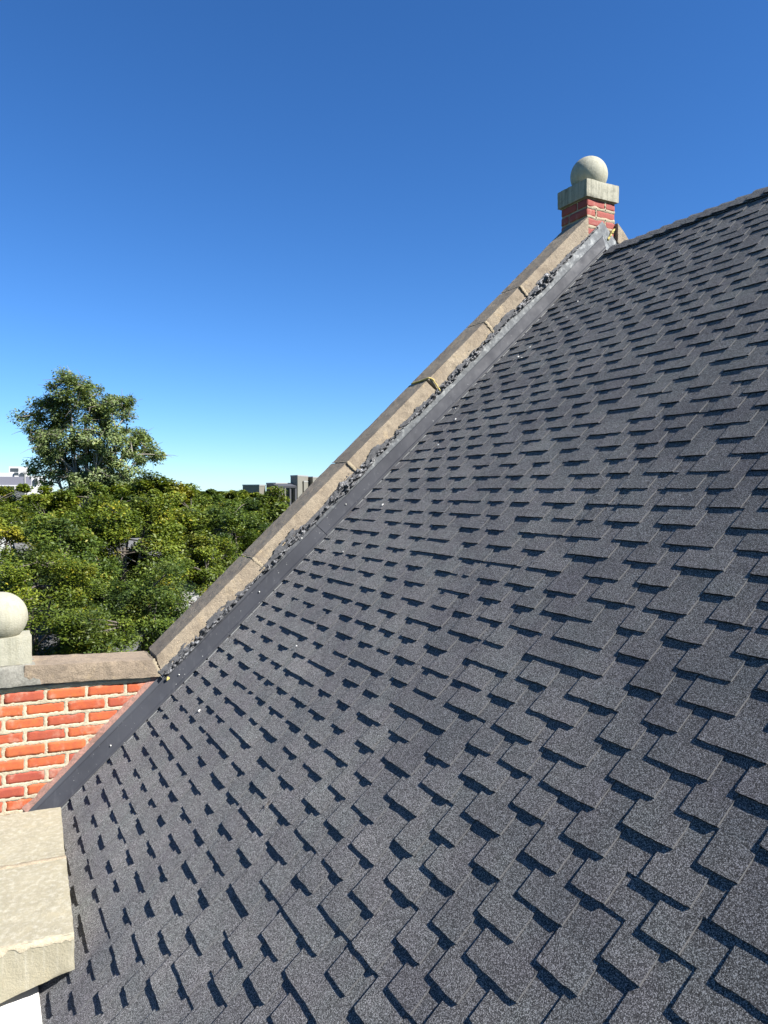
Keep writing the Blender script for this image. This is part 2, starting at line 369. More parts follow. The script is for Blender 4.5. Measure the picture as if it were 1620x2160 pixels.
# tabs, course by course: each course is laid so that its tabs mostly cover the cut-outs of the course below
def make_tabs(r, a0, a1):
    tabs = []; p = a0 + r.choice((0, 0, r.uniform(0.04, 0.16)))
    while p < a1 - 0.03:
        w = r.choice((0.115, 0.13, 0.145, 0.16, 0.175, 0.205)) * r.uniform(0.94, 1.06)
        if a1 - (p + w) < 0.05: w = a1 - p if a1 - p < 0.26 else w
        w = min(w, a1 - p)
        if w > 0.02: tabs.append((p, p + w))
        p += w + r.choice((0.06, 0.08, 0.095, 0.115, 0.145)) * r.uniform(0.92, 1.08)
    return tabs
RES = 0.005; NR = int(AMAX / RES) + 2
below = np.zeros(NR, bool); cur = np.zeros(NR, bool); lastk = -1; TABS = {}
for i, (k, s0, a0, a1) in enumerate(strips):
    if k != lastk: below, cur, lastk = cur, np.zeros(NR, bool), k
    best = None
    for t in range(9):
        tb = make_tabs(random.Random(i * 31 + t), a0, a1); msk = np.zeros(NR, bool)
        for b0, b1 in tb: msk[int(b0 / RES):int(b1 / RES)] = True
        i0, i1 = int(a0 / RES), int(a1 / RES)
        cost = np.sum(~msk[i0:i1] & ~below[i0:i1])
        if best is None or cost < best[0]: best = (cost, tb, msk)
    TABS[i] = best[1]; cur |= best[2]
own = set(sc[:300]); tabown = []
rest = SB(); tabs_left = 300
for rank, i in enumerate(sc):
    k, s0, a0, a1 = strips[i]; r = random.Random(1000 + i)
    sb = SB() if i in own else rest
    tone0 = 0.5 + r.uniform(-.18, .18); hb = HB * r.uniform(0.97, 1.05)
    s1 = min(s0 + EXP + 0.02, SMAX - 0.002)
    slab_part(sb, a0, a1, s0, s1, -0.001, hb, -0.002, hb * (1 - (s1 - s0) / EXP), tone0, 0.09, k, 0.0011, 0.0002)
    tabs = TABS[i]
    obj = sb.build('shingle', roof) if i in own and len(tabs) <= tabs_left and tabs_left > 0 else None
    for (b0, b1) in tabs:
        if b1 - b0 < 0.02: continue
        t2 = T2 * r.uniform(0.9, 1.12); tn = min(1, max(0, 0.5 + r.uniform(-.42, .42)))
        dst = SB() if obj is not None else sb
        st1 = min(s0 + EXP + 0.008, SMAX - 0.002)
        slab_part(dst, b0, b1, s0 - 0.0012, st1, hb - 0.0012, hb + t2, -0.001, HB * 0.88, tn, 0.017, k, 0.0030, 0.0014)
        if obj is not None: dst.build('tab', obj); tabs_left -= 1
    if obj is None and i in own: sb.build('shingle', roof)
    if obj is None: pass
ro = rest.build('farther_shingles', roof); ro['kind'] = 'stuff'

# far slope behind the ridge (real roof, out of sight from here)
back_roof = mesh_obj('rear_roof_slope', [(APEX, D, Z(H0 + TAN * APEX) - .006), (APEX, D - AMAX, Z(H0 + TAN * APEX) - .006), (APEX + 5, D - AMAX, Z(H0 + TAN * APEX - 5 * TAN)), (APEX + 5, D, Z(H0 + TAN * APEX - 5 * TAN)),
        (APEX, D, Z(H0 + TAN * APEX) - .04), (APEX, D - AMAX, Z(H0 + TAN * APEX) - .04), (APEX + 5, D - AMAX, Z(H0 + TAN * APEX - 5 * TAN) - .04), (APEX + 5, D, Z(H0 + TAN * APEX - 5 * TAN) - .04)],
        [(0, 1, 2, 3), (4, 7, 6, 5), (0, 4, 5, 1), (1, 5, 6, 2), (2, 6, 7, 3), (3, 7, 4, 0)], M['shingle'], None)
back_roof.parent = roof; back_roof.matrix_parent_inverse = (Matrix.Translation(roof.location) @ RM.to_4x4()).inverted()

# ridge caps: bent shingles lapping towards the gable
ZR = Z(H0 + TAN * APEX)
ncap = 46; pitch = 0.135
for i in range(ncap):
    r = random.Random(i); y1 = D - 0.14 - i * pitch; y0 = y1 - pitch - 0.05; wd = 0.135 + r.uniform(-.006, .006)
    th = 0.008; sb = SB(); rows = []
    lift0, lift1 = 0.0125 + r.uniform(0, .003), 0.0065        # laps: nearer end tucked, gable end proud
    lift0, lift1 = 0.006, 0.017 + r.uniform(0, .006)
    yj = r.uniform(-.006, .006)
    for (y, lf) in ((y0, lift0), (y1 + yj, lift1)):
        for dz in (0, th):
            for (dx, cr) in ((-wd, 0), (-0.035, 0), (0, -0.006), (0.035, 0), (wd, 0)):
                sb.v.append((APEX + dx * CA, y, ZR - abs(dx) * SA + lf / CA + dz + cr + r.uniform(-.0008, .0008)))
    for s_ in range(4):
        sb.quad((5 + s_, 6 + s_, 16 + s_, 15 + s_), 0.4 + 0.3 * r.random(), 0)
        sb.quad((10 + s_, 15 + s_, 16 + s_, 11 + s_), 0.4, 1)
        sb.quad((0 + s_, 1 + s_, 6 + s_, 5 + s_), 0.4, 1)
    sb.quad((0, 5, 15, 10), 0.4, 1); sb.quad((4, 14, 19, 9), 0.4, 1)
    o = sb.build('ridge_cap', roof); o.matrix_parent_inverse = (Matrix.Translation(roof.location) @ RM.to_4x4()).inverted()

# ------------------------------------------------------------------ gable parapet wall
gw = empty('gable_parapet_wall', (0.4, D + 0.12, 0)); tag(gw, 'red brick gable parapet with raking brown stone coping beside the roof', 'wall')
GI = Matrix.Translation(gw.location).inverted()
def under(o, root): o.parent = root; o.matrix_parent_inverse = Matrix.Translation(root.location).inverted(); return o
RK = 0.928                                           # slope of the raking coping
def cop_bot(x): return -1.213 + 0.9325 * (x - 0.988)
def crease(x): return -1.100 + 0.9352 * (x - 0.945)
CL = -0.11                                           # outer corner of the building
XE = 2 * APEX - CL
# core with the outline of the gable (mortar-coloured backing), full storey height
out = [(CL, 0), (XE, 0), (XE, Z(-1.2)), (2 * APEX - 1.0, Z(-1.2)), (APEX, Z(cop_bot(APEX))), (1.0, Z(-1.215)), (CL, Z(-1.18))]
n = len(out); vs = [(x, D + 0.012, z) for x, z in out] + [(x, D + 0.20, z) for x, z in out]
fs = [tuple(range(n)), tuple(range(2 * n - 1, n - 1, -1))] + [(i, i + n, (i + 1) % n + n, (i + 1) % n) for i in range(n)]
m = Mat('far brick face', 0.85, 0.3); bt = m.n('ShaderNodeTexBrick'); mp = m.n('ShaderNodeMapping'); mp.inputs['Rotation'].default_value = (math.radians(90), 0, 0)
m.l(m.coord(), mp.inputs[0]); m.l(mp.outputs[0], bt.inputs[0]); bt.inputs['Scale'].default_value = 1.0
bt.inputs['Brick Width'].default_value = .232; bt.inputs['Row Height'].default_value = .081; bt.inputs['Mortar Size'].default_value = .007
bt.inputs[1].default_value = (.5, .08, .035, 1); bt.inputs[2].default_value = (.4, .06, .04, 1); bt.inputs[3].default_value = (.5, .42, .3, 1); m.color(bt.outputs[0])
under(mesh_obj('wall_core', vs, fs, m.m), gw)

# bricks one by one where the wall shows above the roof; the courses sag a little to the right
TILT = -0.036; BW, BH, PX, PZ = 0.217, 0.066, 0.232, 0.0812
def brick_mesh(seed, w, h, dep, mat, amp=0.0022):
    r = random.Random(seed); nx, nzz = 9, 4; V = []; F = []
    for j in range(nzz + 1):
        for i in range(nx + 1):
            u, v = i / nx, j / nzz; x = (u - .5) * w; z = (v - .5) * h
            eu, ev = min(u, 1 - u), min(v, 1 - v)
            rnd = 0.0
            if eu == 0 or ev == 0: rnd = 0.0008 + 0.001 * nz((x * 40 + seed, z * 40, 3)); 
            x *= 1 + amp * 6 * nz((seed, v * 3, u)) * (eu == 0); z += 0.003 * nz((u * 5 + seed * 3.1, v, 9)) * (ev == 0)
            if eu == 0 and ev == 0: x *= 0.985; z *= 0.95
            y = rnd + amp * nz((x * 30 + seed * 9, z * 30, 1))
            V.append((x, y, z))
    for j in range(nzz):
        for i in range(nx):
            a = j * (nx + 1) + i; F.append((a, a + 1, a + nx + 2, a + nx + 1))
    ring = [i for i in range(nx + 1)] + [(nx + 1) * j + nx for j in range(1, nzz + 1)] + [(nx + 1) * nzz + i for i in range(nx - 1, -1, -1)] + [(nx + 1) * j for j in range(nzz - 1, 0, -1)]
    b = len(V); V += [(V[q][0], dep, V[q][2]) for q in ring]
    for t in range(len(ring)):
        t2 = (t + 1) % len(ring); F.append((ring[t2], ring[t], b + t, b + t2))
    me = bpy.data.meshes.new('brick'); me.from_pydata(V, [], F); me.materials.append(mat)
    me.polygons.foreach_set('use_smooth', [True] * len(me.polygons)); me.update(); return me
FULL = [brick_mesh(s, BW, BH, 0.03, M['brick']) for s in range(9)]
def flash_top(x): return cop_bot(x) - 0.012
brick_cells = []
ZB = -1.243                                          # centre of the top course at x = 0
nbrick = 0
for row in range(11):
    shift = 0.0 if row % 2 == 0 else 0.116
    for c in range(-2, 5):
        xl = 0.083 + shift + c * PX + 0.0075; xr = xl + BW
        zc = ZB - row * PZ
        xl2 = max(xl, CL + 0.005)
        if xr - xl2 < 0.03: continue
        # clip to the raking line: brick must have its upper left above the flashing top
        zt = zc + BH / 2 + TILT * xl2
        xcut = (zc + TILT * xl2 + 1.213) / 0.9325 + 0.988      # x where the flashing crosses the course
        if row == 0: xcut = 0.97
        if xcut < xl2 + 0.02: continue
        xr2 = min(xr, xcut + 0.05)
        if row == 0: xr2 = min(xr, 0.95)
        w = xr2 - xl2
        if w < 0.03: continue
        me = FULL[(row * 5 + c * 3) % 9] if abs(w - BW) < 1e-6 else brick_mesh(50 + row * 7 + c, w, BH, 0.03, M['brick'])
        o = bpy.data.objects.new('brick', me); o.location = ((xl2 + xr2) / 2, D - 0.001 + random.uniform(-.0025, .0025), Z(zc + TILT * (xl2 + xr2) / 2))
        o.rotation_euler = (random.uniform(-.01, .01), -math.atan(TILT) + random.uniform(-.006, .006), random.uniform(-.008, .008))
        link(o); under(o, gw); brick_cells.append((xl2, xr2, zc)); nbrick += 1
# sloppy pointing: a ragged mortar sheet that laps over the brick edges
gx0, gx1, gz0, gz1 = CL, 1.02, -2.12, -1.15; st = 0.0055
nx = int((gx1 - gx0) / st); nzz = int((gz1 - gz0) / st)
X = np.linspace(gx0, gx1, nx + 1); ZZ = np.linspace(gz0, gz1, nzz + 1); V = np.zeros(((nzz + 1) * (nx + 1), 3)); keep = np.ones((nzz + 1, nx + 1), bool)
for j, zz in enumerate(ZZ):
    for i, xx in enumerate(X):
        zl = zz - TILT * xx
        d = 1e9
        row = int(round((ZB - zl) / PZ)); shift = 0.0 if row % 2 == 0 else 0.116
        dz = BH / 2 - abs(zl - (ZB - row * PZ))
        uu = (xx - 0.083 - shift) % PX; dx = min(uu - 0.0075, PX - 0.0075 - uu)
        d = min(dz, dx)                              # >0 inside a brick
        if zl > ZB + BH / 2 + 0.008: d = -0.01
        ns = fbm((xx * 26, zz * 26, 5.0), 4); n2 = fbm((xx * 90, zz * 90, 1.0), 3)
        edge = 0.0034 + 0.0062 * ns + 0.0022 * n2
        y = D + 0.010 - 0.0125 * max(0.0, min(1.0, (edge - d + 0.005) / 0.006)) + 0.0016 * n2
        V[j * (nx + 1) + i] = (xx, y, Z(zz))
        if zz > cop_bot(max(xx, .988)) + 0.02 or (xx > 0.4 and zz < H0 + TAN * xx - 0.05): keep[j, i] = False
F = []
for j in range(nzz):
    for i in range(nx):
        if keep[j, i] and keep[j + 1, i] and keep[j, i + 1] and keep[j + 1, i + 1]:
            a = j * (nx + 1) + i; F.append((a, a + 1, a + nx + 2, a + nx + 1))
under(np_obj('mortar', V, np.array(F), M['mortar'], None, True), gw)

# raking coping stones with their mortar beads
YF, YB = D - 0.035, D + 0.235
joints = [0.985, 1.66, 2.372, 3.045, 3.58, 3.925, 4.615]
for i in range(len(joints) - 1):
    xa, xb = joints[i] + 0.006, joints[i + 1] - 0.006
    nxr = 0.076                                       # joints stand square to the rake
    def sect(x):
        b = Vector((x + 0.045, 0, cop_bot(x + 0.045))); t = Vector((x - 0.045, 0, crease(x - 0.045))); return b, t
    (b0, t0), (b1, t1) = sect(xa), sect(xb)
    if i == 0: b0.x -= 0.035; b0.z = cop_bot(b0.x); t0.x += 0.02; t0.z = crease(t0.x)
    if i == len(joints) - 2: t1 = Vector((4.606, 0, crease(4.606))); b1 = Vector((4.606, 0, cop_bot(4.606)))
    dy = random.uniform(-.006, .006)
    c8 = [(b0.x, YF + dy, Z(b0.z)), (b1.x, YF + dy, Z(b1.z)), (b1.x, YB, Z(b1.z)), (b0.x, YB, Z(b0.z)),
          (t0.x, YF + dy + .004, Z(t0.z)), (t1.x, YF + dy + .004, Z(t1.z)), (t1.x, YB, Z(t1.z)), (t0.x, YB, Z(t0.z))]
    under(block('coping_stone', c8, M['rake'], None, 0.020, 0.0022, 0.0035, i * 3.3), gw)
for i, x in enumerate(joints[:-1]):                   # beads
    b = Vector((x + 0.04, 0, cop_bot(x + 0.04))); t = Vector((x - 0.045, 0, crease(x - 0.045)))
    if i == 0: b = Vector((0.992, 0, -1.205)); t = Vector((0.948, 0, -1.098))
    if i == 3: continue
    hw = 0.011; V = []; F = []; K = 22
    path = [(b.lerp(t, q / K), YF - 0.004) for q in range(K + 1)] + [(t + Vector((0, 0, 0.003)), YF + (YB - YF) * q / K) for q in range(1, K + 1)]
    tg = Vector((1, 0, 0.93)).normalized()
    for q, (p, y) in enumerate(path):
        wv = hw * (1 + 0.9 * nz((q * .7, i * 5, 2))) * (1 if q <= K else .5); jj = 0.006 * nz((q * .45, i * 3, 8))
        up = 0.0015 * nz((q * 0.8, i, 4))
        for s_ in (-1, -.4, .4, 1):
            pr = (1 - abs(s_)) * 0.0025
            on_face = q <= K
            V.append((p.x + tg.x * (wv * s_ + jj), y - (pr + up if on_face else 0), Z(p.z + tg.z * (wv * s_ + jj)) + (0 if on_face else pr - 0.002)))
    for q in range(len(path) - 1):
        for s_ in range(3): a = q * 4 + s_; F.append((a, a + 1, a + 5, a + 4))
    under(mesh_obj('mortar_joint', V, F, M['mortar_pale'], None, True), gw)
# packing of mortar in every joint behind the bead
for i in range(2):                                    # coping of the hidden far side of the gable
    def mirror(x): return 2 * APEX - x
    xa, xb = (4.606, 3.7) if i == 0 else (3.69, 2.6)
    c8 = [(mirror(xa), YF, Z(cop_bot(xa))), (mirror(xb), YF, Z(cop_bot(xb))), (mirror(xb), YB, Z(cop_bot(xb))), (mirror(xa), YB, Z(cop_bot(xa))),
          (mirror(xa), YF, Z(crease(xa))), (mirror(xb), YF, Z(crease(xb))), (mirror(xb), YB, Z(crease(xb))), (mirror(xa), YB, Z(crease(xa)))]
    under(block('coping_stone', c8, M['rake'], None, 0.03, 0.003, 0.006, 40 + i), gw)
# level shoulder stone at the foot of the rake
def sh(x): return -1.058 - 0.060 * (x - 0.29)
c8 = [(0.20, D - 0.040, Z(-1.170)), (0.985, D - 0.040, Z(-1.212)), (0.985, YB, Z(-1.212)), (0.20, YB, Z(-1.170)),
      (0.20, D - 0.044, Z(sh(.2))), (0.945, D - 0.040, Z(sh(.945))), (0.945, YB, Z(sh(.945) + .004)), (0.20, YB, Z(sh(.2)))]
under(block('shoulder_stone', c8, M['shoulder'], None, 0.018, 0.003, 0.005, 71), gw)
# ragged bed joint under the shoulder stone
V = []; F = []; K = 60
for q in range(K + 1):
    x = CL + 0.02 + q / K * (0.95 - CL); zb = -1.203 + TILT * (x - 0.1) - 0.006 + 0.006 * nz((x * 14, 0, 3)); zt = -1.178 - 0.05 * max(0, x - .2) - 0.007 - 0.008 * max(0, fbm((x * 11, 3, 1), 3) + .2)
    for (y, z_) in ((D + 0.004, zb), (D - 0.006 + 0.004 * nz((x * 30, 1, 1)), zb + .003), (D - 0.006 + 0.004 * nz((x * 30, 5, 1)), max(zt, zb + .004)), (D + 0.012, max(zt, zb + .004) + .003)): V.append((x, y, Z(z_)))
for q in range(K):
    for s_ in range(3): a = q * 4 + s_; F.append((a, a + 4, a + 5, a + 1))
under(mesh_obj('bed_joint', V, F, M['mortar'], None, True), gw)
# pinkish cement fillet between brickwork and flashing
V = []; F = []; K = 90
for q in range(K + 1):
    x = 0.20 + q / K * 0.80; z = cop_bot(x) + 0.0
    wv = 0.017 + 0.009 * fbm((x * 12, 2, 1), 3); wv2 = wv + 0.020 + 0.012 * fbm((x * 17, 7, 1), 3)
    for (e, y) in ((-0.02, D - 0.012), (wv * 0.3, D - 0.012 + .003 * nz((x * 50, 0, 0))), (wv, D - 0.008 + .003 * nz((x * 50, 4, 0))), (wv2, D + 0.004)):
        V.append((x - e * 0.68, y, Z(z + e * 0.73)))
for q in range(K):
    for s_ in range(3): a = q * 4 + s_; F.append((a, a + 4, a + 5, a + 1))
under(mesh_obj('cement_fillet', V, F, M['pink'], None, True), gw)

# ------------------------------------------------------------------ metal flashing along the rake
fl = empty('metal_flashing', (2.4, D - 0.05, Z(0.0))); tag(fl, 'grey sheet metal flashing running up the rake between coping and shingles', 'flashing')
def flow(x): return H0 + TAN * x
def sect_pts(x, lift=0.0):
    """profile points (offset perpendicular to the rake measured up from the roof line, y)"""
    k = 0
    top = (cop_bot(x) - flow(x)) * CA - 0.002
    mid = 0.105 + 0.0035 * nz((x * 2.2, 1, 5))
    return [(top, D - 0.022 - lift), (mid + 0.004, D - 0.026 - lift), (mid, D - 0.031 - lift), (mid - 0.005, D - 0.030 - lift), (0.030, D - 0.062 - lift), (0.024, D - 0.068 - lift), (0.0115, D - 0.070 - lift)]
secs = [(0.20, 2.163, 0.0), (2.158, 4.428, 0.003), (4.424, APEX, 0.0)]
for si, (xa, xb, lf) in enumerate(secs):
    K = max(6, int((xb - xa) / 0.03)); up, lo = [], []
    for q in range(K + 1):
        x = xa + (xb - xa) * q / K; pts = sect_pts(x, lf)
        row = []
        for t, (e, y) in enumerate(pts):
            b = 0.0022 * nz((x * 5, t * .7, 3)) if t not in (5, 6) else 0.0006 * nz((x * 9, t, 1))
            if si == 2 and q == K: row.append((APEX, y + b, Z(flow(APEX) + e / CA)))
            else: row.append((x - e * SA, y + b, Z(flow(x) + e * CA)))
        up.append(row[:3]); lo.append(row[2:])
    for nm, rows, mt in (('upper_band', up, M['bare']), ('lower_band', lo, M['metal'])):
        w = len(rows[0]); V = [p for r_ in rows for p in r_]; F = []
        for q in range(K):
            for s_ in range(w - 1): a = q * w + s_; F.append((a, a + w, a + w + 1, a + 1))
        o = mesh_obj(nm, V, F, mt); under(o, fl)
        so = o.modifiers.new('thick', 'SOLIDIFY'); so.thickness = 0.0012; so.offset = 0
# bright cut edge of the step flashing peeping out below, a piece for each course
for k in range(NC):
    x = X0 + (0.02 + k * EXP) * CA
    if x < 0.24: continue
    r = random.Random(k + 77); w1 = 0.070 + 0.006 + r.uniform(-.003, .004); x1 = x + EXP * CA * r.uniform(0.72, 0.97)
    if r.random() < 0.12: continue
    V = []
    for xx in (x, x1):
        for (y, e) in ((D - 0.055, 0.0068), (D - w1, 0.0078), (D - w1, 0.005)):
            V.append((xx - e * SA, y, Z(flow(xx) + e * CA)))
    under(mesh_obj('step_flashing_edge', V, [(0, 3, 4, 1), (1, 4, 5, 2)], M['drip']), fl)
# folded return of the flashing over the ridge on the far side
V = []; F = []
for q in range(7):
    x = APEX + 0.6 * q / 6
    for t, (e, y) in enumerate(sect_pts(2 * APEX - x)):
        if q == 0: V.append((APEX, y, Z(flow(APEX) + e / CA)))
        else: V.append((x + e * SA, y, Z(flow(2 * APEX - x) + e * CA)))
for q in range(6):
    for s_ in range(6): a = q * 7 + s_; F.append((a, a + 7, a + 8, a + 1))
under(mesh_obj('ridge_return', V, F, M['bare']), fl)

# ------------------------------------------------------------------ mastic: lumpy bead and thin smears
def tar_w(x):
    t = fbm((x * 2.3, 1.0, 7.0), 3)
    if x > 4.2: t -= 0.25
    return max(0.008, 0.025 + 0.034 * t)
K = 620; W = 16; V = np.zeros(((K + 1) * (W + 1), 3))
for q in range(K + 1):
    x = 0.99 + (4.70 - 0.99) * q / K; base = cop_bot(x)
    hw = tar_w(x); cx = -0.008 + 0.008 * nz((x * 6, 3, 3)); hgt = 0.010 + 0.35 * hw
    for w in range(W + 1):
        u = -1 + 2 * w / W
        e = cx + u * hw * (1 + 0.45 * nz((x * 22, u, 2)))
        prof = max(0, 1 - u * u) ** 0.6
        n1 = fbm((x * 34, e * 34, 2.0), 4); n2 = noise.voronoi(Vector((x * 62, e * 62, 1.0)))[0][0]
        y = D - 0.036 - prof * hgt * (0.75 + 1.5 * n1) + (n2 - 0.3) * 0.034 * prof + (0.012 if abs(u) > .93 else 0)
        jx = 0.004 * nz((x * 60, e * 60, 8)); jz = 0.005 * nz((x * 70, e * 70, 3)) * prof
        V[q * (W + 1) + w] = (x - e * 0.68 + jx, y, Z(base + e * 0.73 + jz))
F = np.array([(q * (W + 1) + w, (q + 1) * (W + 1) + w, (q + 1) * (W + 1) + w + 1, q * (W + 1) + w + 1) for q in range(K) for w in range(W)])
tar = np_obj('mastic_bead', V, F, M['tar'], None, False); under(tar, fl)
def smear(name, xa, xb, e0, e1, thr, seed, y0, mat):
    st = 0.007; nx = int((xb - xa) / st); nw = int((e1 - e0) / 0.006); V = []; F = []; keep = []
    for i in range(nx + 1):
        x = xa + (xb - xa) * i / nx
        for j in range(nw + 1):
            e = e0 + (e1 - e0) * j / nw; f = j / nw
            m_ = fbm((x * 5.0 + seed, e * 16, 3), 5) * 0.75 + fbm((x * 30, e * 40, seed), 3) * .25 + thr - f * 0.95
            keep.append(m_ > 0)
            V.append((x - e * .68, y0 - 0.0012 - 0.004 * min(1, max(0, m_ * 3)) - .0015 * nz((x * 90, e * 90, 1)), Z(cop_bot(x) + e * .73)))
    for i in range(nx):
        for j in range(nw):
            a = i * (nw + 1) + j; ids = (a, a + nw + 1, a + nw + 2, a + 1)
            if sum(keep[t] for t in ids) >= 3: F.append(ids)
    return under(mesh_obj(name, V, F, mat, None, True), fl)
smear('mastic_smear', 1.0, 4.58, -0.005, 0.085, 0.20, 2.0, YF - 0.006, M['smear'])

# ------------------------------------------------------------------ ball finials
def ball(name, c, r, parent, seed):
    bm = bmesh.new(); bmesh.ops.create_uvsphere(bm, u_segments=64, v_segments=40, radius=r)
    for v in bm.verts:
        v.co *= 1 + 0.004 * nz(v.co * 9 + Vector((seed, 0, 0))) + 0.0012 * nz(v.co * 60)
        if v.co.z < -r * 0.93: v.co.z = -r * 0.93
    me = bpy.data.meshes.new(name); bm.to_mesh(me); bm.free(); me.materials.append(M['lime'])
    me.polygons.foreach_set('use_smooth', [True] * len(me.polygons))
    o = bpy.data.objects.new(name, me); o.location = c; link(o); return under(o, parent)
# top: brick pedestal on the apex
PX0, PX1, PY0, PY1 = 4.612, 4.938, D - 0.004, D + 0.322
fin = empty('ball_finial', (APEX, D + 0.16, Z(2.16))); tag(fin, 'stone ball on a red brick pedestal at the roof peak', 'finial', 'ball finials on the parapet')
pz = 2.5
under(slab_box('pedestal_core', (PX0 + .006, PY0 + .006, Z(1.9)), (PX1 - .006, PY1 - .006, Z(pz)), M['mortar_pale']), fin)
rows = [(pz - 0.042 - i * 0.0812) for i in range(7)]
for ri, zc in enumerate(rows):
    split = 0.205 if ri % 2 == 0 else 0.100
    for side in (0, 1):                                # 0 front (towards the camera), 1 left face
        Lh = PX1 - PX0; segs = [(0.004, split), (split + 0.013, Lh - 0.004)] if side == 0 else [(0.004, Lh - split - 0.008), (Lh - split + 0.008, Lh - 0.004)]
        for si, (u0, u1) in enumerate(segs):
            wv = u1 - u0; me = brick_mesh(200 + ri * 11 + side * 5 + si, wv, 0.064, 0.03, M['brick2'])
            o = bpy.data.objects.new('brick', me)
            jit = random.uniform(-.002, .002)
            if side == 0: o.location = (PX0 + (u0 + u1) / 2, PY0 + jit, Z(zc))
            else: o.location = (PX0 + jit, PY0 + (u0 + u1) / 2, Z(zc)); o.rotation_euler.z = -math.pi / 2
            link(o); under(o, fin)
def ragged(name, root, horiz, xa, xb, zc, y, hw, seed, mat):
    """a squeezed-out line of mortar, on the front of the pedestal"""
    V = []; F = []; K = 18
    for q in range(K + 1):
        t = q / K; w1 = hw * (1 + 0.9 * nz((t * 5, seed, 1))); w2 = hw * (1 + 0.9 * nz((t * 5, seed, 9)))
        for (e, yy) in ((-w1, y + .003), (-w1 * .5, y - .003), (w2 * .5, y - .003), (w2, y + .003)):
            V.append((xa + (xb - xa) * t, yy, Z(zc + e)) if horiz else (xa + e, yy, Z(zc + (xb) * (t - .5))))
    for q in range(K):
        for s_ in range(3): a = q * 4 + s_; F.append((a, a + 4, a + 5, a + 1))
    return under(mesh_obj(name, V, F, mat, None, True), root)
for ri, zc in enumerate(rows[:-1]):
    ragged('mortar_joint', fin, True, PX0 + .004, PX1 - .004, zc - 0.0406, PY0 - .001, 0.016, ri * 3.7, M['mortar_pale'])
    split = 0.205 if ri % 2 == 0 else 0.100
    ragged('mortar_joint', fin, False, PX0 + split + .0065, 0.085, zc, PY0 - .001, 0.010, ri * 2.1 + 50, M['mortar_pale'])
under(block('cap_stone', boxc(PX0 - 0.024, PX1 + 0.024, PY0 - 0.024, PY1 + 0.024, Z(pz), Z(2.648)), M['cap'], None, 0.018, 0.0018, 0.005, 5), fin)
ball('ball', (APEX - 0.002, D + 0.145, Z(2.648 + 0.114)), 0.161, fin, 1)
# left: stone block on the shoulder
fin2 = empty('ball_finial', (0.08, D + 0.08, Z(-1.17))); tag(fin2, 'cream stone ball on a pale square block at the left edge', 'finial', 'ball finials on the parapet')
under(block('plinth_block', [(CL - .03, D - .045, Z(-1.175)), (0.292, D - .045, Z(-1.175)), (0.292, D + .25, Z(-1.175)), (CL - .03, D + .25, Z(-1.175)), (CL - .03, D - .04, Z(-1.052)), (0.262, D - .038, Z(-1.052)), (0.262, D + .24, Z(-1.052)), (CL - .03, D + .24, Z(-1.052))], M['mortar_grey'], None, 0.018, 0.004, 0.008, 15), fin2)
under(block('cap_stone', boxc(-0.085, 0.246, D - 0.012, D + 0.22, Z(-1.052), Z(-0.886)), M['lime'], None, 0.02, 0.0015, 0.004, 16), fin2)
ball('ball', (0.082, D + 0.105, Z(-0.886 + 0.112)), 0.150, fin2, 4)

# ------------------------------------------------------------------ eave parapet with slabs, white ledge
ep = empty('eave_parapet', (0.0, 4.1, Z(-2.3))); tag(ep, 'low parapet of buff stone slabs beside the lower shingles', 'parapet')
def eslab(xr0, xr1, y0, y1, seed, zoff=0, zb=0.150):
    c8 = [(CL - .06, y0 + .055, Z(-1.85 - zb - .13)), (xr0, y0, Z(-1.85 - zb)), (xr1, y1, Z(-1.85 - zb)), (CL - .06, y1 + .05, Z(-1.85 - zb)),
          (CL - .06, y0 + .05, Z(-1.85 + zoff)), (xr0, y0, Z(-1.85 + zoff)), (xr1, y1, Z(-1.85 + zoff)), (CL - .06, y1 + .05, Z(-1.85 + zoff))]
    return under(block('coping_slab', c8, M['slab'], None, 0.018, 0.002, 0.0035, seed), ep)
eslab(0.308, 0.341, 3.32, 4.031, 20); eslab(0.338, 0.374, 4.055, 4.713, 21, -0.004)
V = []; F = []; K = 30
for q in range(K + 1):
    t = q / K; x = CL - .05 + t * (0.341 - CL + .05); yc = 4.043 + 0.045 * (1 - t)
    for (dy, z) in ((-0.028 - .01 * nz((t * 9, 1, 1)), -.012), (-0.012, 0.004 + .004 * nz((t * 12, 3, 1))), (0.012, 0.004 + .004 * nz((t * 12, 7, 1))), (0.026 + .01 * nz((t * 9, 5, 1)), -.014)):
        V.append((x, yc + dy, Z(-1.85 + z)))
for q in range(K):
    for s_ in range(3): a = q * 4 + s_; F.append((a, a + 4, a + 5, a + 1))
under(mesh_obj('mortar_joint', V, F, M['mortar_pale'], None, True), ep)
under(slab_box('mortar_packing', (CL - .04, 4.02, Z(-2.0)), (0.325, 4.11, Z(-1.857)), M['mortar']), ep)
under(slab_box('mortar_packing', (CL - .04, 4.68, Z(-2.15)), (0.20, D + 0.0, Z(-2.03)), M['mortar']), ep)
